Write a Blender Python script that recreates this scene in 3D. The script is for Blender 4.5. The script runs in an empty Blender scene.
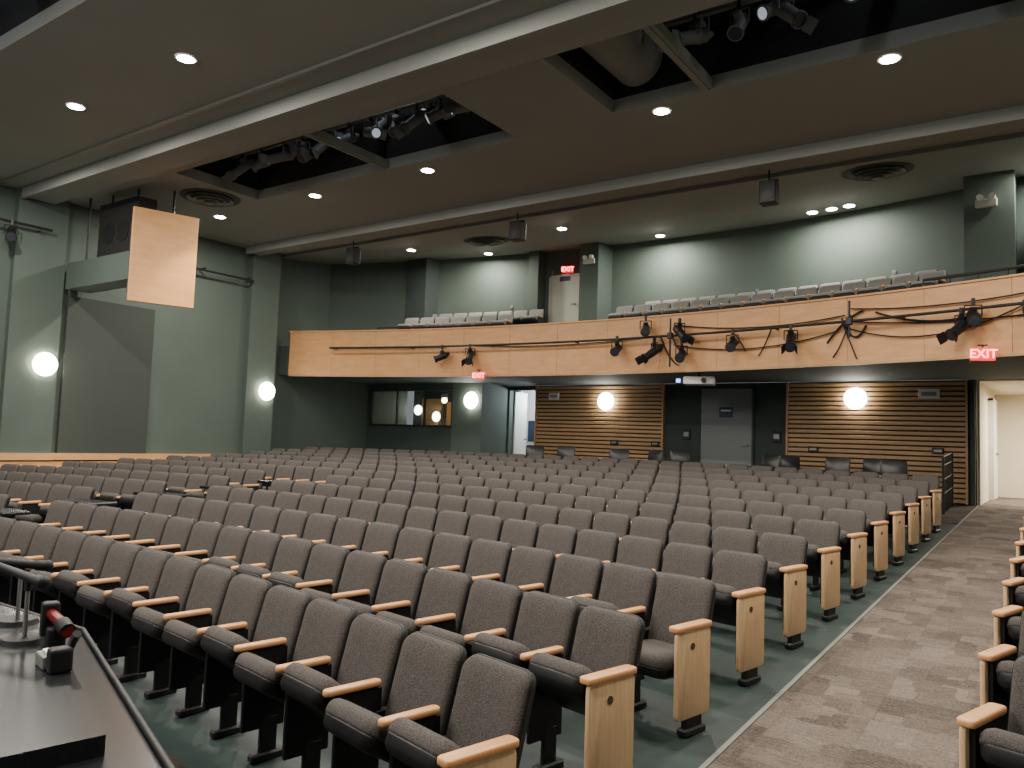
import bpy, bmesh, math, random
from mathutils import Matrix, Vector
random.seed(7)
S=0.0556
def fz(y): return S*y
# ------------------------------------------------------------------ materials
def newmat(name):
    m=bpy.data.materials.new(name); m.use_nodes=True
    nt=m.node_tree; b=nt.nodes['Principled BSDF']; return m,nt,b
def mat(name,col,rough=.6,metal=0,var=.0,vscale=3,bump=0,bscale=60,spec=None):
    m,nt,b=newmat(name)
    b.inputs['Base Color'].default_value=(*col,1); b.inputs['Roughness'].default_value=rough
    b.inputs['Metallic'].default_value=metal
    if spec is not None: b.inputs['Specular IOR Level'].default_value=spec
    tc=nt.nodes.new('ShaderNodeTexCoord')
    if var>0:
        n=nt.nodes.new('ShaderNodeTexNoise'); n.inputs['Scale'].default_value=vscale; n.inputs['Detail'].default_value=5
        r=nt.nodes.new('ShaderNodeValToRGB')
        r.color_ramp.elements[0].position=.3; r.color_ramp.elements[1].position=.7
        r.color_ramp.elements[0].color=(*[c*(1-var) for c in col],1)
        r.color_ramp.elements[1].color=(*[min(1,c*(1+var)) for c in col],1)
        nt.links.new(tc.outputs['Object'],n.inputs['Vector']); nt.links.new(n.outputs['Fac'],r.inputs['Fac'])
        nt.links.new(r.outputs['Color'],b.inputs['Base Color'])
    if bump>0:
        n=nt.nodes.new('ShaderNodeTexNoise'); n.inputs['Scale'].default_value=bscale
        bp=nt.nodes.new('ShaderNodeBump'); bp.inputs['Strength'].default_value=bump; bp.inputs['Distance'].default_value=.01
        nt.links.new(tc.outputs['Object'],n.inputs['Vector']); nt.links.new(n.outputs['Fac'],bp.inputs['Height'])
        nt.links.new(bp.outputs['Normal'],b.inputs['Normal'])
    return m
def emat(name,col,st):
    m,nt,b=newmat(name)
    b.inputs['Base Color'].default_value=(*col,1)
    b.inputs['Emission Color'].default_value=(*col,1); b.inputs['Emission Strength'].default_value=st
    return m
def wood(name,c1,c2,rough=.45,scale=(1.2,1.2,14)):
    m,nt,b=newmat(name)
    tc=nt.nodes.new('ShaderNodeTexCoord'); mp=nt.nodes.new('ShaderNodeMapping'); mp.inputs['Scale'].default_value=scale
    n=nt.nodes.new('ShaderNodeTexNoise'); n.inputs['Scale'].default_value=2.5; n.inputs['Detail'].default_value=7; n.inputs['Distortion'].default_value=.4
    r=nt.nodes.new('ShaderNodeValToRGB'); r.color_ramp.elements[0].position=.32; r.color_ramp.elements[1].position=.7
    r.color_ramp.elements[0].color=(*c1,1); r.color_ramp.elements[1].color=(*c2,1)
    nt.links.new(tc.outputs['Object'],mp.inputs[0]); nt.links.new(mp.outputs[0],n.inputs['Vector'])
    nt.links.new(n.outputs['Fac'],r.inputs['Fac']); nt.links.new(r.outputs['Color'],b.inputs['Base Color'])
    b.inputs['Roughness'].default_value=rough
    return m
M_fabric=mat('seat_fabric',(.084,.075,.069),.9,var=.5,vscale=160,bump=.4,bscale=260,spec=.2)
M_fabric2=mat('balcony_fabric',(.22,.22,.205),.85,var=.2,vscale=120,spec=.2)
M_black=mat('black_plastic',(.010,.010,.011),.5,var=.15,vscale=20,spec=.35)
M_blackm=mat('black_metal',(.015,.015,.016),.5,.2)
M_chair=mat('chair_vinyl',(.018,.018,.020),.35)
M_birch=wood('birch_light',(.64,.41,.215),(.78,.54,.31),.4,(14,14,1.5))
M_arm=wood('arm_wood',(.64,.30,.12),(.78,.41,.18),.35,(10,1.5,10))
M_badge=mat('bronze_badge',(.10,.08,.05),.4,.6)
M_fascia=wood('fascia_wood',(.58,.295,.12),(.67,.36,.16),.45,(1,1,5))
M_slat=wood('slat_wood',(.42,.25,.12),(.55,.345,.18),.5,(1.0,1,20))
M_slatd=mat('slat_backing',(.045,.03,.02),.8)
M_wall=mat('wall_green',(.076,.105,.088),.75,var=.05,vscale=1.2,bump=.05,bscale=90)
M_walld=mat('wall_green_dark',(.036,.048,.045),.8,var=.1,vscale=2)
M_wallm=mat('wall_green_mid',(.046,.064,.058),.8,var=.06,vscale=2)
M_panel=mat('wall_fabric_panel',(.044,.053,.047),.95,var=.05,vscale=50)
M_ceil=mat('ceiling_paint',(.235,.245,.225),.85,var=.03,vscale=.8)
M_soffit=mat('soffit_paint',(.09,.115,.11),.8)
M_void=mat('void_black',(.010,.010,.010),.95)
M_rig=mat('rig_grey',(.16,.165,.16),.6)
M_teal=mat('floor_teal',(.026,.045,.041),.55,var=.25,vscale=4)
M_cream=mat('cream_wall',(.70,.63,.49),.8)
M_grey=mat('door_grey',(.20,.225,.225),.5)
M_beige=mat('door_beige',(.46,.47,.39),.6)
M_white=mat('white_paint',(.78,.78,.75),.5)
M_gun=mat('grey_metal',(.25,.25,.24),.45,.5)
M_diff=mat('diffuser_metal',(.20,.20,.185),.5,.2)
M_diffd=mat('diffuser_shadow',(.05,.05,.047),.7)
M_lens=mat('lens_glass',(.05,.055,.07),.08,.3)
M_lenslit=emat('lens_lit',(.75,.82,1),.32)
M_down=emat('downlight_glow',(1,.95,.85),45)
M_sconce=emat('sconce_glow',(1,.95,.82),26)
M_red=emat('exit_red',(1,.01,.02),.8)
M_redlet=emat('exit_letters',(1,.22,.22),5)
M_gloss=mat('gloss_black',(.012,.013,.015),.25,var=.2,vscale=30)
M_mred=mat('red_anodised',(.20,.012,.012),.3,.5)
M_blue=emat('blue_indicator',(.15,.3,1),4)
M_label=mat('sign_blue',(.03,.05,.09),.5)
M_strip=mat('edge_strip',(.22,.23,.21),.5)
M_glassd,nt,bb=newmat('booth_glass')
bb.inputs['Base Color'].default_value=(.6,.65,.65,1); bb.inputs['Roughness'].default_value=.02; bb.inputs['Transmission Weight'].default_value=1; bb.inputs['IOR'].default_value=1.45
def carpet_mat(name,k=1.0):
    m,nt,b=newmat(name)
    tc=nt.nodes.new('ShaderNodeTexCoord')
    mp=nt.nodes.new('ShaderNodeMapping'); mp.inputs['Scale'].default_value=(2.2,2.2,0.001)
    v=nt.nodes.new('ShaderNodeTexVoronoi'); v.distance='CHEBYCHEV'; v.inputs['Scale'].default_value=1.9; v.inputs['Randomness'].default_value=.75
    sx=nt.nodes.new('ShaderNodeSeparateColor')
    ck=nt.nodes.new('ShaderNodeTexChecker'); ck.inputs['Scale'].default_value=.95
    ck.inputs['Color1'].default_value=(0,0,0,1); ck.inputs['Color2'].default_value=(1,1,1,1)
    n=nt.nodes.new('ShaderNodeTexNoise'); n.inputs['Scale'].default_value=70
    n2=nt.nodes.new('ShaderNodeTexNoise'); n2.inputs['Scale'].default_value=14
    mpn=nt.nodes.new('ShaderNodeMapping'); mpn.inputs['Scale'].default_value=(.8,8,1)
    a=nt.nodes.new('ShaderNodeMath'); a.operation='MULTIPLY_ADD'; a.inputs[1].default_value=.38
    c=nt.nodes.new('ShaderNodeMath'); c.operation='MULTIPLY_ADD'; c.inputs[1].default_value=.9
    d=nt.nodes.new('ShaderNodeMath'); d.operation='MULTIPLY_ADD'; d.inputs[1].default_value=.12
    e=nt.nodes.new('ShaderNodeMath'); e.operation='MULTIPLY_ADD'; e.inputs[1].default_value=.7; e.inputs[2].default_value=-.58
    r=nt.nodes.new('ShaderNodeValToRGB'); r.color_ramp.elements[0].position=.1; r.color_ramp.elements[1].position=.9
    r.color_ramp.elements[0].color=(.070*k,.057*k,.048*k,1); r.color_ramp.elements[1].color=(.225*k,.187*k,.157*k,1)
    L=nt.links.new
    L(tc.outputs['Object'],mp.inputs[0]); L(mp.outputs[0],v.inputs['Vector']); L(mp.outputs[0],ck.inputs['Vector'])
    L(v.outputs['Color'],sx.inputs[0]); L(tc.outputs['Object'],n.inputs['Vector'])
    L(tc.outputs['Object'],mpn.inputs[0]); L(mpn.outputs[0],n2.inputs['Vector'])
    L(n2.outputs['Fac'],e.inputs[0]); L(n.outputs['Fac'],c.inputs[0]); L(e.outputs[0],c.inputs[2])
    L(sx.outputs[0],a.inputs[0]); L(c.outputs[0],a.inputs[2])
    L(ck.outputs['Color'],d.inputs[0]); L(a.outputs[0],d.inputs[2]); L(d.outputs[0],r.inputs['Fac'])
    L(r.outputs['Color'],b.inputs['Base Color']); b.inputs['Roughness'].default_value=.95
    b.inputs['Specular IOR Level'].default_value=.1
    return m
M_carpet=carpet_mat('carpet_tiles')
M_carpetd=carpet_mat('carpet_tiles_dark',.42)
# ------------------------------------------------------------------ mesh helpers
class MB:
    def __init__(s): s.v=[];s.f=[];s.m=[];s.sm=[];s.mats=[]
    def mi(s,m):
        if m not in s.mats: s.mats.append(m)
        return s.mats.index(m)
    def add(s,vs,fs,m,M=None,smooth=False):
        o=len(s.v); i=s.mi(m)
        for p in vs:
            p=Vector(p); s.v.append(tuple(M@p if M is not None else p))
        for f in fs: s.f.append([o+k for k in f]); s.m.append(i); s.sm.append(smooth)
    def box(s,x0,x1,y0,y1,z0,z1,m,M=None):
        vs=[(x0,y0,z0),(x1,y0,z0),(x1,y1,z0),(x0,y1,z0),(x0,y0,z1),(x1,y0,z1),(x1,y1,z1),(x0,y1,z1)]
        s.add(vs,[(0,3,2,1),(4,5,6,7),(0,1,5,4),(1,2,6,5),(2,3,7,6),(3,0,4,7)],m,M)
    def rbox(s,x0,x1,y0,y1,z0,z1,bev,m,M=None,seg=2):
        bm=bmesh.new(); bmesh.ops.create_cube(bm,size=1)
        for v in bm.verts:
            v.co=Vector(((x0+x1)/2+v.co.x*(x1-x0),(y0+y1)/2+v.co.y*(y1-y0),(z0+z1)/2+v.co.z*(z1-z0)))
        bmesh.ops.bevel(bm,geom=bm.edges[:],offset=bev,segments=seg,affect='EDGES',profile=.5)
        bm.verts.index_update()
        s.add([v.co.copy() for v in bm.verts],[[v.index for v in f.verts] for f in bm.faces],m,M); bm.free()
    def cyl(s,p0,p1,r0,m,r1=None,n=16,caps=True,smooth=True):
        p0=Vector(p0);p1=Vector(p1); r1=r0 if r1 is None else r1
        d=(p1-p0).normalized(); q=d.to_track_quat('Z','Y')
        vs=[];fs=[]
        for p,r in((p0,r0),(p1,r1)):
            for i in range(n):
                a=2*math.pi*i/n; vs.append(p+q@Vector((r*math.cos(a),r*math.sin(a),0)))
        for i in range(n): fs.append((i,(i+1)%n,n+(i+1)%n,n+i))
        s.add(vs,fs,m,None,smooth)
        if caps:
            s.add(vs[:n],[list(range(n))[::-1]],m); s.add(vs[n:],[list(range(n))],m)
    def tube(s,pts,r,m,n=8):
        for a,b in zip(pts[:-1],pts[1:]): s.cyl(a,b,r,m,n=n)
    def dome(s,c,r,axis,m,flat=.5,n=24,k=8):
        q=Vector(axis).to_track_quat('Z','Y'); vs=[];fs=[]
        for j in range(k+1):
            t=math.pi/2*j/k
            for i in range(n):
                a=2*math.pi*i/n
                vs.append(Vector(c)+q@Vector((r*math.cos(t)*math.cos(a),r*math.cos(t)*math.sin(a),r*flat*math.sin(t))))
        for j in range(k):
            for i in range(n): fs.append((j*n+i,j*n+(i+1)%n,(j+1)*n+(i+1)%n,(j+1)*n+i))
        s.add(vs,fs,m,None,True)
    def loft(s,w,h,rad,prof,m,M=None,defo=None,rtop=None,N=6):
        rings=[]
        for z,ins in prof:
            ww=w/2-ins; hh=h/2-ins; r=max(.004,rad-ins*.6); r=min(r,ww*.95,hh*.95); ring=[]
            for cx,cy,a0 in((ww-r,hh-r,0),(-ww+r,hh-r,90),(-ww+r,-hh+r,180),(ww-r,-hh+r,270)):
                for i in range(N):
                    a=math.radians(a0+90*i/(N-1)); ring.append(Vector((cx+r*math.cos(a),cy+r*math.sin(a),z)))
            rings.append(ring)
        vs=[p for r_ in rings for p in r_]; n=len(rings[0]); fs=[]
        for j in range(len(rings)-1):
            for i in range(n): fs.append((j*n+i,j*n+(i+1)%n,(j+1)*n+(i+1)%n,(j+1)*n+i))
        L=(len(rings)-1)*n
        fs.append(list(range(n))[::-1]); fs.append([L+i for i in range(n)])
        if defo: vs=[defo(p) for p in vs]
        s.add(vs,fs,m,M,True)
    def arc(s,cx,cy,r0,r1,t0,t1,z0,z1,n,m,yline=None):
        for i in range(n):
            a=math.radians(t0+(t1-t0)*i/n); b=math.radians(t0+(t1-t0)*(i+1)/n)
            def P(r,t): return (cx+r*math.sin(t),cy+r*math.cos(t))
            p=[P(r0,a),P(r0,b)]
            q=[P(r1,b),P(r1,a)] if yline is None else [(p[1][0],yline),(p[0][0],yline)]
            pp=p+q
            vs=[(x,y,z0) for x,y in pp]+[(x,y,z1) for x,y in pp]
            s.add(vs,[(0,3,2,1),(4,5,6,7),(0,1,5,4),(1,2,6,5),(2,3,7,6),(3,0,4,7)],m)
    def mesh(s,name):
        me=bpy.data.meshes.new(name); me.from_pydata(s.v,[],s.f)
        for m in s.mats: me.materials.append(m)
        me.polygons.foreach_set('material_index',s.m); me.polygons.foreach_set('use_smooth',s.sm)
        me.update()
        bm=bmesh.new(); bm.from_mesh(me); bmesh.ops.recalc_face_normals(bm,faces=bm.faces[:]); bm.to_mesh(me); bm.free()
        return me
    def obj(s,name,loc=(0,0,0),rz=0):
        return place(s.mesh(name),name,loc,rz)
def place(me,name,loc=(0,0,0),rz=0,rx=0):
    o=bpy.data.objects.new(name,me); o.location=loc; o.rotation_euler=(rx,0,rz)
    bpy.context.scene.collection.objects.link(o); return o
def lamp(name,kind,loc,energy,col=(1,.9,.76),size=.2,rot=(0,0,0),aim=None,**k):
    l=bpy.data.lights.new(name,kind); l.energy=energy; l.color=col
    if kind=='AREA': l.shape='DISK'; l.size=size
    elif kind in('POINT','SPOT'): l.shadow_soft_size=size
    for a,b in k.items(): setattr(l,a,b)
    o=bpy.data.objects.new(name,l); o.location=loc; o.rotation_euler=rot
    if aim is not None: o.rotation_euler=(Vector(aim)-Vector(loc)).to_track_quat('-Z','Y').to_euler()
    bpy.context.scene.collection.objects.link(o); return o
# ------------------------------------------------------------------ room shell
def Xe(y): return -1.66+.021*(y-4)
RC=(-7.6,-21.9); P=.445
b=MB()
b.add([(-17,-3,fz(-3)),(3,-3,fz(-3)),(3,17.6,fz(17.6)),(-17,17.6,fz(17.6)),(-17,-3,-.6),(3,-3,-.6),(3,17.6,-.6),(-17,17.6,-.6)],
      [(0,1,2,3),(0,4,5,1),(1,5,6,2),(2,6,7,3),(3,7,4,0)],M_teal)
b.box(-17,3,17.6,22,-.6,fz(17.6),M_carpet)
b.obj('floor')
b=MB()
def strip(b,pts,dz,m,th=.012):
    n=len(pts); vs=[(x,y,fz(y)+dz) for x,y in pts]+[(x,y,fz(y)+dz-th) for x,y in pts]
    fs=[list(range(n))]+[[i,(i+1)%n,n+(i+1)%n,n+i] for i in range(n)]
    b.add(vs,fs,m)
strip(b,[(Xe(-3)+.12,-3),(-.36,-3),(-.36,17.38),(Xe(17.6)+.12,17.38)],.012,M_carpet)
front=[(-15.7,-3),(Xe(-3)+.12,-3)]
for i in range(25):
    x=-1.58-(15.7-1.58)*i/24; front.append((x,RC[1]+math.sqrt(24.72**2-(x+7.6)**2)))
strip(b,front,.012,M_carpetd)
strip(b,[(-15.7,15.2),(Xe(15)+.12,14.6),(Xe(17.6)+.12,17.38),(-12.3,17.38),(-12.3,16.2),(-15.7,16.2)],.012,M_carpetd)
b.obj('carpet_aisle')
b=MB(); strip(b,[(Xe(2)+.09,2),(Xe(2)+.12,2),(Xe(17.4)+.12,17.36),(Xe(17.4)+.09,17.36)],.018,M_strip,.018); b.obj('trim_aisle_edge')
# left wall
b=MB()
b.box(-16.3,-16,-3,11.6,-.6,6.5,M_wall); b.box(-16.9,-16.6,11.6,18,-.6,7.4,M_wall)
b.box(-16.6,-15.85,11.55,12.35,-.2,6.45,M_wall)
b.box(-16,-15.85,6.35,7.25,-.2,6.3,M_wall)
b.box(-16,-15.93,7.4,9.2,1.35,4.45,M_panel)
b.box(-16,-15.9,-3,6.35,-.2,1.3,M_wall)
b.obj('wall_left')
b=MB(); b.box(-16,-15.93,7.25,11.55,.2,1.20,M_fascia); b.box(-16,-15.9,7.25,11.55,1.23,1.36,M_fascia)
b.box(-15.9,-15.82,4.0,7.28,.0,1.20,M_fascia); b.box(-15.9,-15.79,4.0,7.28,1.23,1.36,M_fascia); b.obj('trim_wainscot')
b=MB(); b.box(2.5,2.7,-3,18,-.6,7.4,M_wall); b.obj('wall_right')
# back lower wall
Z0=fz(17.5)
b=MB()
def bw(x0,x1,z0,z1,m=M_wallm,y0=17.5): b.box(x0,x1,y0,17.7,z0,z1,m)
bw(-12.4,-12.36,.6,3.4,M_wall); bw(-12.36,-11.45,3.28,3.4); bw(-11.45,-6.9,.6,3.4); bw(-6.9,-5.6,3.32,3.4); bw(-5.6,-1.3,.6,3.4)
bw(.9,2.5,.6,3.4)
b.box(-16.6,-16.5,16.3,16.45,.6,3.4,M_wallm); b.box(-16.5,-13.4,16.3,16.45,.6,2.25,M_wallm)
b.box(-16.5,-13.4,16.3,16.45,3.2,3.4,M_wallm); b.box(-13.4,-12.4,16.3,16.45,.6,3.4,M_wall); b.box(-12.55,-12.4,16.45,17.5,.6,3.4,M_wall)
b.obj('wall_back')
b=MB(); b.box(-16.5,-13.4,16.36,16.375,2.25,3.2,M_glassd)
for x in(-16.5,-15.45,-14.42,-13.43): b.box(x,x+.03,16.29,16.36,2.25,3.2,M_blackm)
b.box(-16.5,-13.4,16.28,16.36,2.2,2.25,M_blackm); b.obj('window_1')
b=MB(); b.box(-16.6,-12.6,18.3,18.4,.9,3.4,M_wallm); b.box(-16.2,-15.4,18.24,18.3,1.9,3.1,M_slat); b.box(-15.2,-14.7,18.24,18.3,2.1,3.0,M_arm); b.obj('wall_booth')  # wood-coloured panels on the booth wall stand in for reflections in the window
lamp('booth_fill_light','POINT',(-14.6,17.4,3.0),14,(1,.8,.55),.08)  # fill light added to brighten the booth behind the glass
b=MB(); b.cyl((-14.6,17.4,3.38),(-14.6,17.4,3.15),.02,M_black); b.cyl((-14.6,17.4,3.2),(-14.6,17.4,3.08),.06,M_white,r1=.1)
b.obj('added_booth_pendant')  # made-up fitting that houses the added booth light
b=MB(); b.dome((0,0,0),.15,(0,-1,0),M_sconce,.4); b.cyl((0,0,0),(0,.04,0),.15,M_white); me=b.mesh('booth_reflection_glow'); place(me,'booth_reflection_glow',(-15.55,18.18,2.55)); place(me,'booth_reflection_glow',(-16.35,18.24,2.75))  # glowing discs imitate sconce reflections in the booth window
b=MB(); b.box(-12.95,-11.0,19.0,19.1,.9,3.4,M_white); b.box(-13.0,-12.95,17.7,19,.9,3.4,M_white); b.box(-11.0,-10.95,17.7,19,.9,3.4,M_white)
b.box(-12.7,-12.35,18.97,19.0,1.9,2.5,M_label); b.obj('wall_side_room')
b=MB(); b.rbox(-12.36,-12.31,17.72,18.3,Z0+.02,3.26,.01,M_white); b.cyl((-12.31,18.2,1.95),(-12.23,18.2,1.95),.02,M_gun); b.obj('door_2')
lamp('side_room_lamp','POINT',(-11.8,18.3,3.1),60,(.85,.94,1),.1)
for nm,x0,x1,bot in(('slat_wall_panel',-11.4,-7.8,Z0+.02),('slat_wall_panel',-4.84,-1.48,Z0+.02)):
    b=MB(); b.box(x0,x1,17.46,17.495,bot,3.38,M_slatd)
    n=24; p=(3.38-bot)/n
    for i in range(n): b.rbox(x0,x1,17.41,17.46,bot+i*p+.010,bot+(i+1)*p-.018,.008,M_slat,seg=1)
    b.box(x0-.04,x0,17.38,17.495,bot,3.395,M_slat); b.box(x1,x1+.04,17.38,17.495,bot,3.395,M_slat)
    b.obj(nm)
def door(name,x0,x1,y,z0,z1,m,frame,sign=True,rz=0):
    cx=(x0+x1)/2; b=MB(); w=(x1-x0)/2; h=z1-z0
    b.rbox(-w+.05,w-.05,-.03,.02,.01,h-.05,.006,m)
    for a,c in((-w,-w+.05),(w-.05,w)): b.box(a,c,-.05,.08,0,h,frame)
    b.box(-w,w,-.05,.08,h-.05,h,frame)
    b.cyl((w-.15,-.03,1.0),(w-.15,-.09,1.0),.025,M_gun); b.rbox(w-.26,w-.12,-.1,-.08,.985,1.015,.006,M_gun)
    if sign: b.box(-.16,.16,-.036,-.03,1.62,1.86,M_label); b.box(-.12,.12,-.04,-.036,1.76,1.8,M_white)
    b.rbox(-w+.06,-w+.1,-.04,-.02,.3,.42,.004,M_gun); b.rbox(-w+.06,-w+.1,-.04,-.02,1.8,1.92,.004,M_gun)
    return b.obj(name,(cx,y,z0),rz)
door('door_1',-6.9,-5.6,17.5,Z0+.012,3.32,M_grey,M_wallm)
b=MB(); b.box(-1.36,-1.26,17.7,22,.6,3.39,M_cream); b.box(2.0,2.1,17.7,22,.6,3.39,M_cream); b.box(-1.36,2.1,21.9,22,.6,3.39,M_cream)
b.obj('wall_corridor')
b=MB(); b.box(-1.36,2.1,17.7,22,3.39,3.45,M_cream); b.obj('ceiling_corridor')
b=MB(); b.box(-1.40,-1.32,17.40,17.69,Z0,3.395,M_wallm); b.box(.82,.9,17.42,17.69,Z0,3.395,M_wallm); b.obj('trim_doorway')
door('door_3',-.55,.55,0,0,2.2,M_white,M_white,False).matrix_world=Matrix.Translation((-1.2,20.3,Z0+.01))@Matrix.Rotation(math.radians(90),4,'Z')
lamp('corridor_lamp','AREA',(.2,19.6,3.3),200,(1,.9,.74),.6)
# ceiling with openings
H=6.3
holes=[(-14,-8.0,2.0,3.75),(-12.4,-6.4,7.35,9.05),(-4.8,1.2,7.2,8.95)]
b=MB()
def cs(x0,x1,y0,y1): b.box(x0,x1,y0,y1,H,H+.18,M_ceil)
cs(-16.6,2.7,-3,2.0); cs(-16.6,-14,2,3.75); cs(-8,2.7,2,3.75); cs(-16.6,2.7,3.75,7.2)
cs(-16.6,-12.4,7.2,9.05); cs(-12.4,-6.4,7.2,7.35); cs(-6.4,-4.8,7.2,9.05); cs(1.2,2.7,7.2,9.05); cs(-4.8,1.2,8.95,9.05)
cs(-16.6,2.7,9.05,11.7)
b.add([(-17,11.7,H),(2.7,11.7,H),(2.7,18.6,H+.112*6.9),(-17,18.6,H+.112*6.9),(-17,11.7,H+.18),(2.7,11.7,H+.18),(2.7,18.6,H+.95),(-17,18.6,H+.95)],
      [(0,1,2,3),(4,5,6,7),(0,1,5,4),(1,2,6,5),(2,3,7,6),(3,0,4,7)],M_ceil)
b.obj('ceiling')
b=MB()
for x0,x1,y0,y1 in holes:
    z0,z1=H+.18,H+1.9
    b.box(x0-.05,x0,y0,y1,z0,z1,M_void); b.box(x1,x1+.05,y0,y1,z0,z1,M_void); b.box(x0,x1,y0-.05,y0,z0,z1,M_void); b.box(x0,x1,y1,y1+.05,z0,z1,M_void); b.box(x0,x1,y0,y1,z1,z1+.05,M_void)
b.obj('ceiling_void')
b=MB(); b.box(-15.8,2.48,6.42,6.95,H-.16,H-.002,M_ceil); b.box(-15.8,2.48,6.36,6.42,H-.20,H-.002,M_ceil); b.box(-15.8,2.48,5.95,5.99,H-.04,H-.002,M_diff); b.obj('ceiling_beam')
b=MB(); b.box(-15.8,2.48,11.35,11.7,H-.14,H-.002,M_ceil); b.box(-15.8,2.48,11.28,11.35,H-.18,H-.002,M_ceil); b.box(-16.5,2.48,12.5,12.55,H+.02,H+.085,M_diff); b.obj('ceiling_beam')
for x,y0,y1 in((-9.05,7.36,9.04),(-3.5,7.21,8.94),(-10.6,2.01,3.74)):
    b=MB(); b.box(x-.07,x+.07,y0,y1,H+.02,H+.14,M_ceil); b.box(x-.02,x+.02,y0,y1,H-.0,H+.02,M_ceil); b.obj('opening_crossbar')
for x0,x1,y0,y1 in holes:
    b=MB(); yy=(y0+y1)/2+.25; b.cyl((x0,yy,H+.62),(x1,yy,H+.62),.03,M_rig); b.cyl((x0,yy+.45,H+.95),(x1,yy+.45,H+.95),.03,M_rig)
    b.cyl((x0,yy-.6,H+1.0),(x1,yy-.6,H+1.0),.03,M_rig); b.box(x0,x1,yy-.35,yy-.27,H+1.2,H+1.34,M_rig)
    for k in range(7): xx=x0+.3+(x1-x0-.6)*k/6; b.cyl((xx,yy,H+.62),(xx,yy,H+1.9),.015,M_rig,n=8)
    for k in range(4): xx=x0+.9+(x1-x0-1.8)*k/3; b.cyl((xx,yy-.31,H+1.2),(xx+.7,yy+.45,H+.95),.02,M_rig,n=8)
    b.obj('lighting_pipe')
b=MB(); b.cyl((-4.42,7.25,H+.60),(-4.42,8.9,H+.60),.34,M_ceil,n=28); b.obj('air_duct')
# ---------------- balcony
FC=(-8.3,-8.3); FR=22.8
b=MB(); b.arc(*FC,FR+.06,0,-21.2,28.2,3.4,4.0,60,M_soffit,yline=17.45)
b.arc(*FC,FR+.06,0,-21.2,28.2,4.0,4.15,60,M_soffit,yline=17.4); b.arc(*FC,FR+1.55,0,-19.5,26.8,4.15,4.42,60,M_soffit,yline=17.4); b.obj('balcony_floor')
b=MB()
t=-20.35; k=0
while t<28:
    b.arc(*FC,FR-.02,FR+.06,t+.008,min(t+3.1-.008,28.0),3.40,4.5,6,M_fascia); t+=3.1
b.arc(*FC,FR+.02,FR+.055,-20.3,28.0,3.38,4.48,60,M_slat)
b.arc(*FC,FR-.05,FR+.12,-20.4,28.0,4.5,4.53,60,M_fascia); b.arc(*FC,FR-.04,FR+.02,-20.3,28.0,3.36,3.40,60,M_slat)
b.obj('balcony_fascia')
def fp(theta,r,z): a=math.radians(theta); return (FC[0]+r*math.sin(a),FC[1]+r*math.cos(a),z)
def theta_at(x,r=FR): return math.degrees(math.asin((x-FC[0])/r))
b=MB(); pts=[fp(theta_at(-1.75)+i*1.0,FR+.1,4.66) for i in range(5)]; b.tube(pts,.025,M_blackm)
for p in pts: b.cyl((p[0],p[1],4.535),p,.015,M_blackm,n=8)
b.obj('balcony_guard_rail')
b=MB(); pts=[fp(theta_at(-13.9)+i*1.9,FR+.1,4.60) for i in range(5)]; b.tube(pts,.02,M_blackm)
for p in pts: b.cyl((p[0],p[1],4.535),p,.015,M_blackm,n=8)
b.obj('balcony_guard_rail')
WC=(-7.6,1.4); WR=16
b=MB(); b.arc(*WC,WR,WR+.15,-35,38.5,4.0,7.2,60,M_wall)
b.obj('wall_back_upper')
def wy(x,r=WR): return WC[1]+math.sqrt(r*r-(x-WC[0])**2)
b=MB()
b.box(-14.6,-13.9,wy(-14.3)-.35,wy(-14.3)+.4,4.43,6.8,M_wallm)
b.box(-9.72,-9.2,wy(-9.5)-.7,wy(-9.5)+.1,4.43,6.95,M_wall); b.box(-11.3,-11.0,wy(-11.1)-.35,wy(-11.1)+.3,4.43,6.85,M_wall)
b.box(-1.28,-.55,15.0,16.0,4.43,6.69,M_wall)
b.obj('wall_upper_pilasters')
door('door_4',-10.85,-9.9,wy(-10.3)-.16,4.43,6.22,M_beige,M_beige)
door('door_5',-.35,.65,wy(0.1)-.3,4.43,6.25,M_beige,M_beige)
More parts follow.
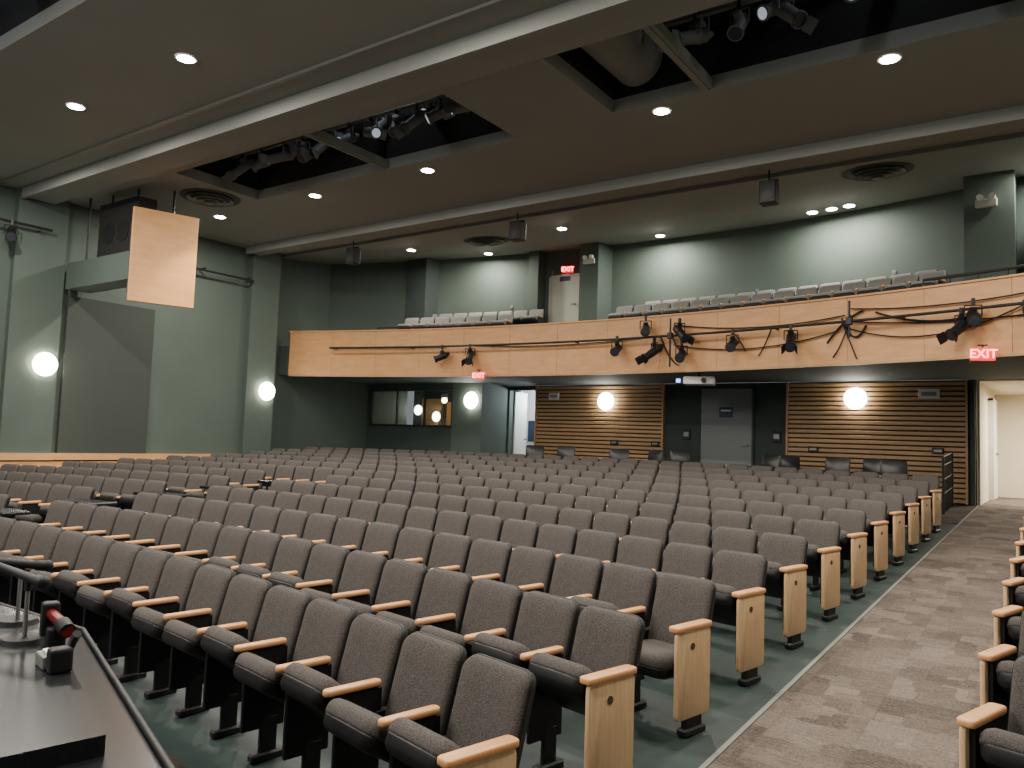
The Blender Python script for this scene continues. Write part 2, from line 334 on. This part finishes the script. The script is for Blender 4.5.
# ------------------------------------------------------------------ seats
def seat_mesh(name,ang,fab,panel=0,armL=False,pitch=.445):
    b=MB(); w=.41
    rec=math.radians(15)
    Mb=Matrix.Translation((0,.195,.34))@Matrix.Rotation(-rec,4,'X')@Matrix.Translation((0,0,.25))@Matrix.Rotation(math.radians(90),4,'X')
    curve=lambda p: Vector((p.x,p.y,p.z+ (p.x*p.x)*.5 + .02*math.cos(p.y*7)))
    hb=.505
    b.loft(w,hb,.065,[(-.035,.012),(-.028,.003),(.0,.0),(.004,.0)],M_black,Mb,curve)
    b.loft(w,hb,.065,[(.004,.0),(.022,.002),(.036,.010),(.044,.03),(.047,.08),(.046,.14)],fab,Mb,curve)
    b.loft(w+.010,hb+.010,.070,[(-.006,.002),(-.001,.0),(.008,.0),(.013,.003)],M_black,Mb,curve)
    L=.39
    Ms=Matrix.Translation((0,.175,.385))@Matrix.Rotation(-math.radians(ang),4,'X')@Matrix.Translation((0,-L/2,0))
    sag=lambda p: Vector((p.x,p.y,p.z-.012*math.cos(p.y*5)))
    b.loft(.385,L,.06,[(-.085,.05),(-.08,.025),(-.06,.008),(-.03,.002),(-.022,.0)],M_black,Ms,sag)
    b.loft(.385,L,.06,[(-.022,.0),(-.01,-.005),(.02,-.004),(.04,.006),(.054,.025),(.060,.06),(.062,.11)],fab,Ms,sag)
    b.cyl((-.215,.185,.36),(.215,.185,.36),.014,M_blackm,n=10)
    def stand(x):
        b.rbox(x-.012,x+.012,-.09,.16,.16,.585,.006,M_black,seg=1)
        b.rbox(x-.014,x+.014,.02,.12,.03,.22,.006,M_blackm,seg=1)
        b.rbox(x-.03,x+.03,-.03,.17,-.012,.035,.01,M_blackm,seg=1)
        b.rbox(x-.016,x+.016,.12,.24,.33,.48,.01,M_black,seg=1)
    def arm(x):
        Ma=Matrix.Translation((x,0,.605))
        b.loft(.052,.30,.022,[(-.014,.004),(-.010,0),(.008,0),(.013,.004),(.015,.01)],M_arm,Ma)
    def pan(x,sg):
        b.box(x-.012,x+.012,-.13,.16,.14,.585,M_black)
        Mp=Matrix.Translation((x+sg*.024,.0,.345))@Matrix.Rotation(math.radians(90),4,'Y')
        b.loft(.50,.335,.03,[(-.013,.004),(-.010,0),(.010,0),(.013,.004)],M_birch,Mp)
        b.cyl((x+sg*.036,-.02,.50),(x+sg*.041,-.02,.50),.02,M_badge,n=18)
        Ma=Matrix.Translation((x+sg*.01,0,.607))
        b.loft(.075,.36,.022,[(-.014,.004),(-.010,0),(.010,0),(.015,.004),(.017,.01)],M_arm,Ma)
        b.rbox(x-.02,x+.02,-.05,.12,-.012,.12,.01,M_blackm,seg=1); b.rbox(x-.035,x+.035,-.07,.14,-.015,.03,.01,M_blackm,seg=1)
    h=pitch/2
    if panel==1: pan(h,1)
    else: stand(h); arm(h)
    if panel==-1: pan(-h,-1)
    return b.mesh(name)
ANG=30
me_up=seat_mesh('theatre_seat',ANG,M_fabric); me_up2=seat_mesh('theatre_seat_b',ANG+9,M_fabric); me_dn=seat_mesh('theatre_seat_down',6,M_fabric)
me_end=seat_mesh('theatre_seat_end',ANG+8,M_fabric,1); me_enddn=seat_mesh('theatre_seat_enddn',3,M_fabric,1); me_endL=seat_mesh('theatre_seat_endl',ANG,M_fabric,-1)
me_bal=seat_mesh('balcony_seat',30,M_fabric2)
def seatX(y): return Xe(y)-.09-(.06*math.exp(-((y-5.5)/2.6)**2))
for n in range(12):
    R=25+.99*n
    th=math.asin((-1.75+7.6)/R)
    for _ in range(5):
        y=RC[1]+R*math.cos(th); th=math.asin((seatX(y)+7.6)/R)
    i=0
    while True:
        a=th-(i+.5)*P/R; x=RC[0]+R*math.sin(a); y=RC[1]+R*math.cos(a)
        if x<-15.5: break
        if not(n<6 and -10.35<x<-9.45):
            if i==0: me=me_enddn if n in(2,) else me_end
            else:
                q=random.random(); me=me_up2 if q<.25 else (me_dn if q>.96 else me_up)
            place(me,'theatre_seat',(x,y,fz(y)+.012),-a)
        i+=1
for n in range(8):
    R=26.84+.98*n; th=math.asin((-.27+7.6)/R)
    for i in range(5):
        a=th+(i+.5)*P/R; x=RC[0]+R*math.sin(a); y=RC[1]+R*math.cos(a)
        if x<2.2: place(me_endL if i==0 else me_up,'theatre_seat',(x,y,fz(y)+.012),-a)
for k,(dr,zf) in enumerate(((.75,4.15),(1.8,4.42))):
    R=FR+dr; t=-14.2
    while t<24:
        x,y,_=fp(t,R,0)
        if x<-1.75 and not(-10.6<x<-8.0) and x>-14.0 and y+.4<wy(x):
            place(me_bal,'balcony_seat',(x,y,zf+.012),-math.radians(t))
        t+=math.degrees(P/R)
b=MB(); b.rbox(-.4,.4,-.16,.16,.66,.70,.012,M_gloss)
for x in(-.34,.34): b.cyl((x,0,.02),(x,0,.66),.018,M_blackm,n=10); b.rbox(x-.03,x+.03,-.14,.14,0,.025,.008,M_blackm,seg=1)
me=b.mesh('black_tray_table')
for n in range(1,6):
    R=25+.99*n; x=-9.88; a=math.asin((x+7.6)/R); y=RC[1]+R*math.cos(a); place(me,'black_tray_table',(x,y,fz(y)+.012),-a)
b=MB()
b.loft(.46,.42,.06,[(-.02,.01),(-.015,0),(.015,0),(.025,.015),(.027,.06)],M_chair,Matrix.Translation((0,0,.45)))
b.loft(.46,.30,.05,[(-.015,.006),(-.01,0),(.01,0),(.015,.006)],M_chair,Matrix.Translation((0,.24,.74))@Matrix.Rotation(math.radians(80),4,'X'))
for x in(-.22,.22):
    b.tube([(x,-.2,0),(x,-.19,.44),(x,.2,.44),(x,.27,.86)],.012,M_gun); b.cyl((x,.2,.44),(x,.26,0),.012,M_gun,n=8)
    b.rbox(x-.02,x+.02,-.15,.15,.62,.645,.008,M_chair,seg=1); b.cyl((x,-.1,.44),(x,-.1,.63),.01,M_gun,n=8)
me=b.mesh('stacking_chair')
for x,y in((-10.6,16.1),(-9.9,16.3),(-8.3,16.1),(-7.6,16.2),(-6.9,16.4),(-4.95,16.0),(-4.45,16.1),(-3.55,15.9),(-2.95,16.2),(-2.5,15.7)):
    place(me,'stacking_chair',(x,y,fz(y)+.025),random.uniform(-.5,.5))
b=MB()
for z in(.35,.6,.85,1.0): b.cyl((0,0,z),(0,1.4,z+.0556*1.4),.012,M_blackm,n=8)
for i in range(8): y=.2*i; b.cyl((0,y,S*y-.0),(0,y,1.0+.0556*y),.010 if i%7 else .022,M_blackm,n=8)
b.obj('metal_handrail',(-1.68,15.7,fz(15.7)+.013))
# ------------------------------------------------------------------ lights fixtures
b=MB(); b.cyl((0,0,-.012),(0,0,0),.125,M_white,r1=.13,n=28); b.cyl((0,0,-.016),(0,0,-.011),.10,M_down,n=28); me_dl=b.mesh('ceiling_downlight')
def dl(x,y,e=118,z=None):
    zc=z if z is not None else (H if y<11.7 else H+.112*(y-11.7)-.01)
    place(me_dl,'ceiling_downlight',(x,y,zc)); lamp('downlight_lamp','AREA',(x,y,zc-.04),e,(1,.92,.81),.22)
for x in(-14.1,-11.2,-8.45,-4.22,-1.49,1.3): dl(x,9.4 if x<-5 else 9.2)
for x in(-13.8,-11.04,-8.42,-4.9,-2.0,1.0): dl(x,5.03)
for x in(-12.0,-8.4,-4.9,-1.5): dl(x,.9)
for x,y in((-8.86,14.3),(-13.2,14.2)): dl(x,y,40)
def wash(x,e=40):
    y=wy(x)-.65; dl(x,y,e)
for x,e in((-12.2,65),(-7.65,85),(-4.1,34),(-3.7,34),(-3.35,34),(-.2,40)): wash(x,e)
def sconce(x,y,z,ax):
    b=MB(); ax=Vector(ax); b.cyl(ax*.003,ax*.05,.21,M_white,n=28); b.dome(ax*.05,.225,ax,M_sconce,.55)
    b.obj('wall_sconce',(x,y,z))
sconce(-15.85,7.0,3.05,(1,0,0)); sconce(-15.85,12.1,2.90,(1,0,0)); sconce(-12.72,16.3,2.93,(0,-1,0)); sconce(-9.3,17.4,2.97,(0,-1,0)); sconce(-3.46,17.4,3.03,(0,-1,0))
b=MB()
for i,(r,z) in enumerate(((.52,-.01),(.42,-.05),(.32,-.08),(.22,-.10),(.12,-.12))):
    b.cyl((0,0,z),(0,0,z+.045),r,M_diff,r1=r-.07,n=40,caps=False); b.cyl((0,0,z-.008),(0,0,z),r,M_diff,n=40,caps=False)
b.cyl((0,0,-.012),(0,0,0),.54,M_diffd,n=40); b.cyl((0,0,-.13),(0,0,-.115),.09,M_diff,n=24)
me=b.mesh('ceiling_air_diffuser')
for x,y in((-13.1,8.5),(-11.0,14.4),(-2.37,13.5)):
    place(me,'ceiling_air_diffuser',(x,y,H-.002 if y<11.7 else H+.112*(y-11.7)-.005),0,0 if y<11.7 else .11)
b=MB(); b.rbox(-.13,.13,-.11,.11,-.18,.18,.02,M_black); b.cyl((0,-.112,-.06),(0,-.118,-.06),.08,M_blackm,n=20); b.cyl((0,0,.18),(0,0,.40),.015,M_blackm,n=8); b.rbox(-.15,.15,-.02,.02,.17,.2,.005,M_blackm,seg=1)
me=b.mesh('hanging_speaker')
for x in(-12.9,-8.43,-3.66): place(me,'hanging_speaker',(x,12.0,5.9),0)
b=MB()
b.box(-15.84,-13.25,7.28,7.75,4.55,5.03,M_wall); b.box(-15.84,-13.25,7.28,7.31,5.03,5.06,M_wall)
d=Vector((.30,.954,0)); nrm=Vector((.954,-.30,0)); p0=Vector((-13.2,7.1,0))
Mx=Matrix.Translation(p0)@Matrix(((d.x,-nrm.x,0,0),(d.y,-nrm.y,0,0),(0,0,1,0),(0,0,0,1)))
b.rbox(0,1.10,-.02,.06,4.10,5.77,.012,M_fascia,Mx); b.box(.06,1.04,.06,.45,4.3,5.6,M_walld,Mx)
b.cyl((-15.2,7.33,5.05),(-15.2,7.33,6.28),.02,M_blackm); b.cyl((-13.3,7.9,5.5),(-13.3,7.9,6.28),.02,M_blackm)
b.obj('wooden_speaker_baffle')
lamp('baffle_spot_lamp','SPOT',(-11.35,8.85,6.2),520,(1,.76,.42),.05,aim=(-12.93,8.02,4.5),spot_size=math.radians(30),spot_blend=1.0)
b=MB(); b.rbox(-14.9,-13.55,7.36,7.74,5.07,6.1,.03,M_void); b.cyl((-14.5,7.35,5.5),(-14.5,7.36,5.5),.2,M_blackm,n=24); b.cyl((-14.0,7.35,5.5),(-14.0,7.36,5.5),.2,M_blackm,n=24)
b.cyl((-14.7,7.5,6.1),(-14.7,7.5,6.29),.02,M_blackm); b.cyl((-13.8,7.5,6.1),(-13.8,7.5,6.29),.02,M_blackm); b.obj('loudspeaker_cabinet')
b=MB(); b.cyl((-15.7,2.0,5.6),(-15.7,6.9,5.6),.025,M_blackm); b.cyl((-15.75,8.3,5.5),(-15.75,11.5,5.5),.025,M_blackm)
for y in(2.5,4.5,6.7,8.5,10.2,11.4): b.cyl((-15.99,y,5.55),(-15.7,y,5.55),.015,M_blackm,n=8)
b.obj('wall_lighting_pipe')
def spot_mesh(name,tilt,lit=False,kind=0,body=None):
    B=body or M_black
    b=MB(); q=Matrix.Rotation(math.radians(tilt),4,'X')
    def T(p): return Vector((0,0,-.24))+q@Vector(p)
    L=.16 if kind==0 else .24
    b.cyl(T((0,L*.6,0)),T((0,-L,0)),.085,B,r1=.075,n=20); b.cyl(T((0,-L,0)),T((0,-L-.03,0)),.095,B if body else M_blackm,n=20)
    b.cyl(T((0,-L-.03,0)),T((0,-L-.034,0)),.07 if lit else .08,M_lenslit if lit else M_lens,n=20)
    b.cyl(T((0,L*.6,0)),T((0,L*.6+.1,0)),.07,B,r1=.03,n=16)
    b.cyl(T((0,L*.3,.07)),T((0,L*.3,.13)),.05,B,n=12)
    if kind==1:
        for sx in(-1,1): b.add([T((sx*.08,-L-.03,-.08)),T((sx*.08,-L-.03,.08)),T((sx*.13,-L-.15,.08)),T((sx*.13,-L-.15,-.08))],[(0,1,2,3)],B)
    b.tube([(-.11,0,-.24),(-.11,0,-.07),(.11,0,-.07),(.11,0,-.24)],.01,B)
    b.rbox(-.025,.025,-.03,.03,-.07,.035,.006,M_blackm,seg=1)
    return b.mesh(name)
sp=[spot_mesh('stage_spotlight_a',25,False,0),spot_mesh('stage_spotlight_b',35,False,1)]
spg=[spot_mesh('stage_spotlight_c',30,True,0,M_rig),spot_mesh('stage_spotlight_d',45,False,1,M_rig),spot_mesh('stage_spotlight_e',55,False,0,M_rig),spot_mesh('stage_spotlight_f',20,True,1,M_rig)]
b=MB(); pipeR=FR-.26
pts=[fp(t_,pipeR,4.06) for t_ in [theta_at(-15.0)+(theta_at(2.2)-theta_at(-15.0))*i/40 for i in range(41)]]
b.tube(pts,.024,M_blackm)
for i in range(0,41,5): p=pts[i]; b.cyl(p,fp(theta_at(p[0]),FR-.03,4.06),.018,M_blackm,n=8)
b.obj('balcony_lighting_pipe')
def fx(x,dz=0,kind=0,ry=0):
    t_=theta_at(x,pipeR); p=fp(t_,pipeR,4.06+dz); place(sp[kind],'stage_spotlight',p,ry)
for x,dz,k,ry in((-11.85,0,0,-.8),(-11.1,0,1,.5),(-7.4,.03,0,.2),(-6.55,-.05,1,-.6),(-6.75,.4,0,.4),(-6.0,.3,1,.9),(-5.95,-.15,0,.2),(-4.9,.0,0,.1),(-3.8,.0,1,.2),(-1.15,.0,1,-.6),(-1.0,.12,0,.2),(-.28,.1,0,.4)):
    fx(x,dz,k,ry)
b=MB()
for x in(-6.2,-2.8):
    p=fp(theta_at(x,pipeR),pipeR,0); b.cyl((p[0],p[1],3.45 if x<-5 else 3.8),(p[0],p[1],4.4),.018,M_blackm); b.rbox(p[0]-.05,p[0]+.05,p[1]-.05,p[1]+.05,4.0,4.12,.01,M_blackm,seg=1)
b.obj('drop_bar_bracket')
def cable(x0,z0,x1,z1,sag,name='lighting_cable',r=.012,n=14):
    b=MB(); pts=[]
    for i in range(n+1):
        u=i/n; x=x0+(x1-x0)*u; z=z0+(z1-z0)*u-sag*4*u*(1-u); pts.append(fp(theta_at(x),FR-.07,z))
    b.tube(pts,r,M_black,n=6); b.obj(name)
cable(-2.9,4.1,2.0,4.2,.22); cable(-2.9,4.0,-.3,4.1,.3); cable(-6.2,4.3,-2.9,4.2,.12); cable(-6.2,3.9,-3.0,3.95,.18); cable(-11.2,4.1,-6.8,4.1,.08); cable(-2.8,4.3,.6,4.35,.12); cable(-4.7,3.7,-5.0,4.1,-.05); cable(-4.45,3.6,-4.2,4.1,.05); cable(-3.1,3.5,-2.8,4.2,.1); cable(-2.7,3.45,-2.95,4.1,.0); cable(-15,4.06,-11.9,4.06,.0,r=.008); cable(-2.4,4.2,-.9,4.0,.12,r=.018); cable(-3.2,3.75,-2.6,4.25,-.08,r=.018)
cable(-6.5,4.1,-6.1,3.5,.1,r=.015); cable(-6.3,4.2,-5.9,3.7,.12); cable(-2.95,4.15,-2.55,4.0,.25,r=.018)
for (x0,x1,y0,y1),n in zip(holes,(5,11,11)):
    yy=(y0+y1)/2+.25
    for i in range(n):
        x=x0+.4+(x1-x0-.8)*i/(n-1)+random.uniform(-.12,.12)
        if x0<-4 and x1>0 and x<-3.9: continue
        place(spg[(i*3+1)%4],'stage_spotlight',(x,yy,H+.62),random.uniform(-1.2,1.2))
        if i%2: place(spg[(i+1)%4],'stage_spotlight',(x+.25,yy+.45,H+.95),random.uniform(-.9,.9))
        if i%3==0: place(spg[1],'stage_spotlight',(x+.1,yy-.6,H+1.0),random.uniform(1.5,3.5))
    lamp('void_fill_light','POINT',((x0+x1)/2+.6,yy-.1,H+1.6),16,(.85,.92,1),.08)  # added fill so the rig inside the dark opening shows up
place(sp[0],'stage_spotlight',(-15.7,6.2,5.6),1.2)
b=MB(); b.rbox(-.3,.3,-.2,.2,-.08,.08,.03,M_white); b.cyl((.1,-.2,0),(.1,-.26,0),.05,M_lens,n=18); b.rbox(-.46,-.30,-.12,.08,-.08,.08,.015,M_blackm); b.box(-.44,-.36,-.123,-.12,-.04,.03,M_blue)
b.cyl((0,0,.08),(0,0,.17),.02,M_blackm); b.obj('ceiling_projector',(-5.85,14.8,3.22),.3)
def exitsign(x,y,z,w=.4,rz=0,up=.1):
    h=w*.58; b=MB(); b.rbox(-w/2,w/2,-.03,.03,-h/2,h/2,.008,M_red); b.cyl((0,0,h/2),(0,0,h/2+up),.012,M_blackm,n=8); b.rbox(-.06,.06,-.03,.03,h/2+up-.01,h/2+up+.005,.004,M_blackm,seg=1)
    o=b.obj('exit_sign',(x,y,z),rz)
    c=bpy.data.curves.new('letters','FONT'); c.body='EXIT'; c.size=h*.95; c.align_x='CENTER'; c.align_y='CENTER'; c.extrude=.003; c.offset=.002
    c.materials.append(M_redlet); t=bpy.data.objects.new('letters',c); t.parent=o; t.location=(0,-.034,0); t.rotation_euler=(math.pi/2,0,0)
    bpy.context.scene.collection.objects.link(t)
exitsign(-.88,12.95,3.38,.32,.35,.04); exitsign(-10.84,14.1,3.36,.28,.2,.05); exitsign(-10.26,wy(-10.35)-.25,6.33,.30,.3,.05)
def emer(x,y,z):
    b=MB(); b.rbox(-.16,.16,-.06,.0,-.07,.07,.015,M_beige)
    for s in(-1,1): b.cyl((s*.09,-.05,.1),(s*.09,-.12,.09),.05,M_white,n=16); b.cyl((s*.09,-.03,.05),(s*.09,-.05,.1),.02,M_white,n=8)
    b.obj('emergency_light',(x,y,z))
emer(-.95,14.99,6.15); emer(-9.44,wy(-9.5)-.71,6.38)
def wbox(name,x,z,w,h,m,y=17.4): b=MB(); b.rbox(x-w/2,x+w/2,y-.05,y,z-h/2,z+h/2,.008,m); b.box(x-w*.35,x+w*.35,y-.054,y-.05,z-h*.2,z+h*.2,M_gun); b.obj(name)
wbox('wall_outlet_plate',-9.05,1.95,.2,.12,M_blackm); wbox('wall_outlet_plate',-7.95,1.95,.2,.12,M_blackm); wbox('wall_outlet_plate',-4.3,1.95,.2,.12,M_blackm); wbox('wall_outlet_plate',-1.95,2.0,.2,.12,M_blackm)
wbox('wall_air_grille',-2.1,3.12,.38,.2,M_white); wbox('wall_notice',-10.85,3.10,.30,.18,M_white)
for x,z in((-7.2,2.2),(-5.1,2.2)): wbox('wall_notice',x,z,.18,.26,M_panel,17.5)
for i,x in enumerate((-11.9,-5.5,-2.6)):
    b=MB(); b.rbox(-.04,.04,-.02,0,-.04,.04,.006,M_diff); b.obj('wall_switch_plate',(x,wy(x)-.002,5.45),-math.asin((x-WC[0])/WR))
# ------------------------------------------------------------------ foreground desk
zt=1.10
def slab(b,poly,z0,z1,m):
    n=len(poly); b.add([(x,y,z0) for x,y in poly]+[(x,y,z1) for x,y in poly],[list(range(n)),[n+i for i in range(n)]]+[[i,(i+1)%n,n+(i+1)%n,n+i] for i in range(n)],m)
b=MB()
outer=[(-4.7,1.70),(-3.40,1.74),(-1.69,1.14),(-1.88,.1),(-4.7,.1)]
inner=[(-4.7,1.60),(-3.42,1.64),(-2.09,1.15),(-2.3,.1),(-4.7,.1)]
body=[(-4.6,1.6),(-3.42,1.64),(-1.78,1.07),(-1.96,.15),(-4.6,.15)]
slab(b,outer,zt-.09,zt-.055,M_gloss); slab(b,inner,zt-.055,zt,M_gloss); slab(b,body,.02,zt-.09,M_blackm)
b.tube([(-4.7,1.70,zt-.045),(-3.40,1.74,zt-.045),(-1.69,1.14,zt-.045)],.010,M_blackm)
b.obj('black_control_desk')
b=MB(); b.cyl((0,0,0),(0,0,.018),.08,M_black,r1=.073,n=28); b.cyl((0,0,.018),(0,0,.22),.008,M_gun,n=12); b.cyl((0,0,.19),(0,0,.24),.014,M_black,n=12)
b.cyl((-.24,-.03,.265),(.06,.0,.235),.013,M_black,r1=.018,n=14); b.cyl((.06,0,.235),(.10,.005,.232),.022,M_black,r1=.022,n=16); b.dome((.10,.005,.232),.024,(1,.1,-.05),M_black,.9)
me=b.mesh('desk_microphone'); place(me,'desk_microphone',(-3.20,1.42,zt)); place(me,'desk_microphone',(-3.52,1.53,zt),.7)
b=MB(); b.cyl((-.3,0,.03),(-.05,.02,.25),.01,M_black); b.rbox(-.09,.03,-.03,.05,.22,.29,.015,M_black); b.cyl((-.09,0,.27),(-.2,-.02,.30),.03,M_gun,r1=.035); b.rbox(-.36,-.24,-.06,.06,0,.035,.01,M_black); b.obj('desk_camera_mount',(-3.60,1.30,zt))
b=MB(); b.cyl((-.10,0,.10),(.03,.02,.085),.020,M_mred,n=16); b.cyl((.03,.02,.085),(.09,.03,.07),.028,M_black,n=16); b.cyl((.09,.03,.07),(.093,.03,.07),.022,M_mred,n=16); b.rbox(-.15,-.09,-.03,.03,0,.14,.01,M_black); b.rbox(-.02,.04,-.025,.035,0,.07,.008,M_black)
b.tube([(-.15,0,.04),(-.22,.05,.02),(-.30,.0,.01)],.006,M_black); b.obj('clip_lamp',(-3.06,1.46,zt),-.3)
b=MB(); b.rbox(-.05,.05,-.035,.035,0,.045,.006,M_gun); b.rbox(-.03,.03,-.02,.02,.045,.055,.004,M_white); b.rbox(.06,.12,-.03,.04,0,.08,.01,M_black); b.cyl((-.02,.05,.02),(.1,.05,.12),.014,M_black,n=10); b.obj('power_adapter',(-2.82,1.34,zt),-.2)
b=MB(); b.rbox(-.12,.12,-.06,.06,0,.07,.015,M_black); b.cyl((-.05,0,.07),(.02,.02,.16),.018,M_black,n=12); b.cyl((.02,.02,.16),(.08,.0,.17),.025,M_gun,n=14); b.tube([(.12,0,.03),(.2,.06,.05),(.26,0,.09),(.2,-.05,.12)],.007,M_black,n=6); b.obj('intercom_headset_base',(-3.70,1.1,zt),.2)
# ------------------------------------------------------------------ camera / world
cam=bpy.data.cameras.new('camera'); cam.sensor_width=36; cam.lens=780/1024*36; cam.clip_start=.05
co=bpy.data.objects.new('camera',cam); bpy.context.scene.collection.objects.link(co)
R=Matrix.Rotation(math.radians(35.1),4,'Z')@Matrix.Rotation(math.radians(90+4.107),4,'X')@Matrix.Rotation(math.radians(2.0),4,'Z')
co.matrix_world=Matrix.Translation((0,0,1.92))@R
bpy.context.scene.camera=co
w=bpy.data.worlds.new('world'); bpy.context.scene.world=w; w.use_nodes=True
w.node_tree.nodes['Background'].inputs[0].default_value=(.95,.97,1,1); w.node_tree.nodes['Background'].inputs[1].default_value=.28
lamp('stage_fill_light','AREA',(-6,-2.5,5.6),280,(1,.95,.88),2.5,(math.radians(55),0,0))  # unseen soft fill added behind the camera to brighten the hall
vs=bpy.context.scene.view_settings
vs.view_transform='AgX'
vs.exposure=0.38
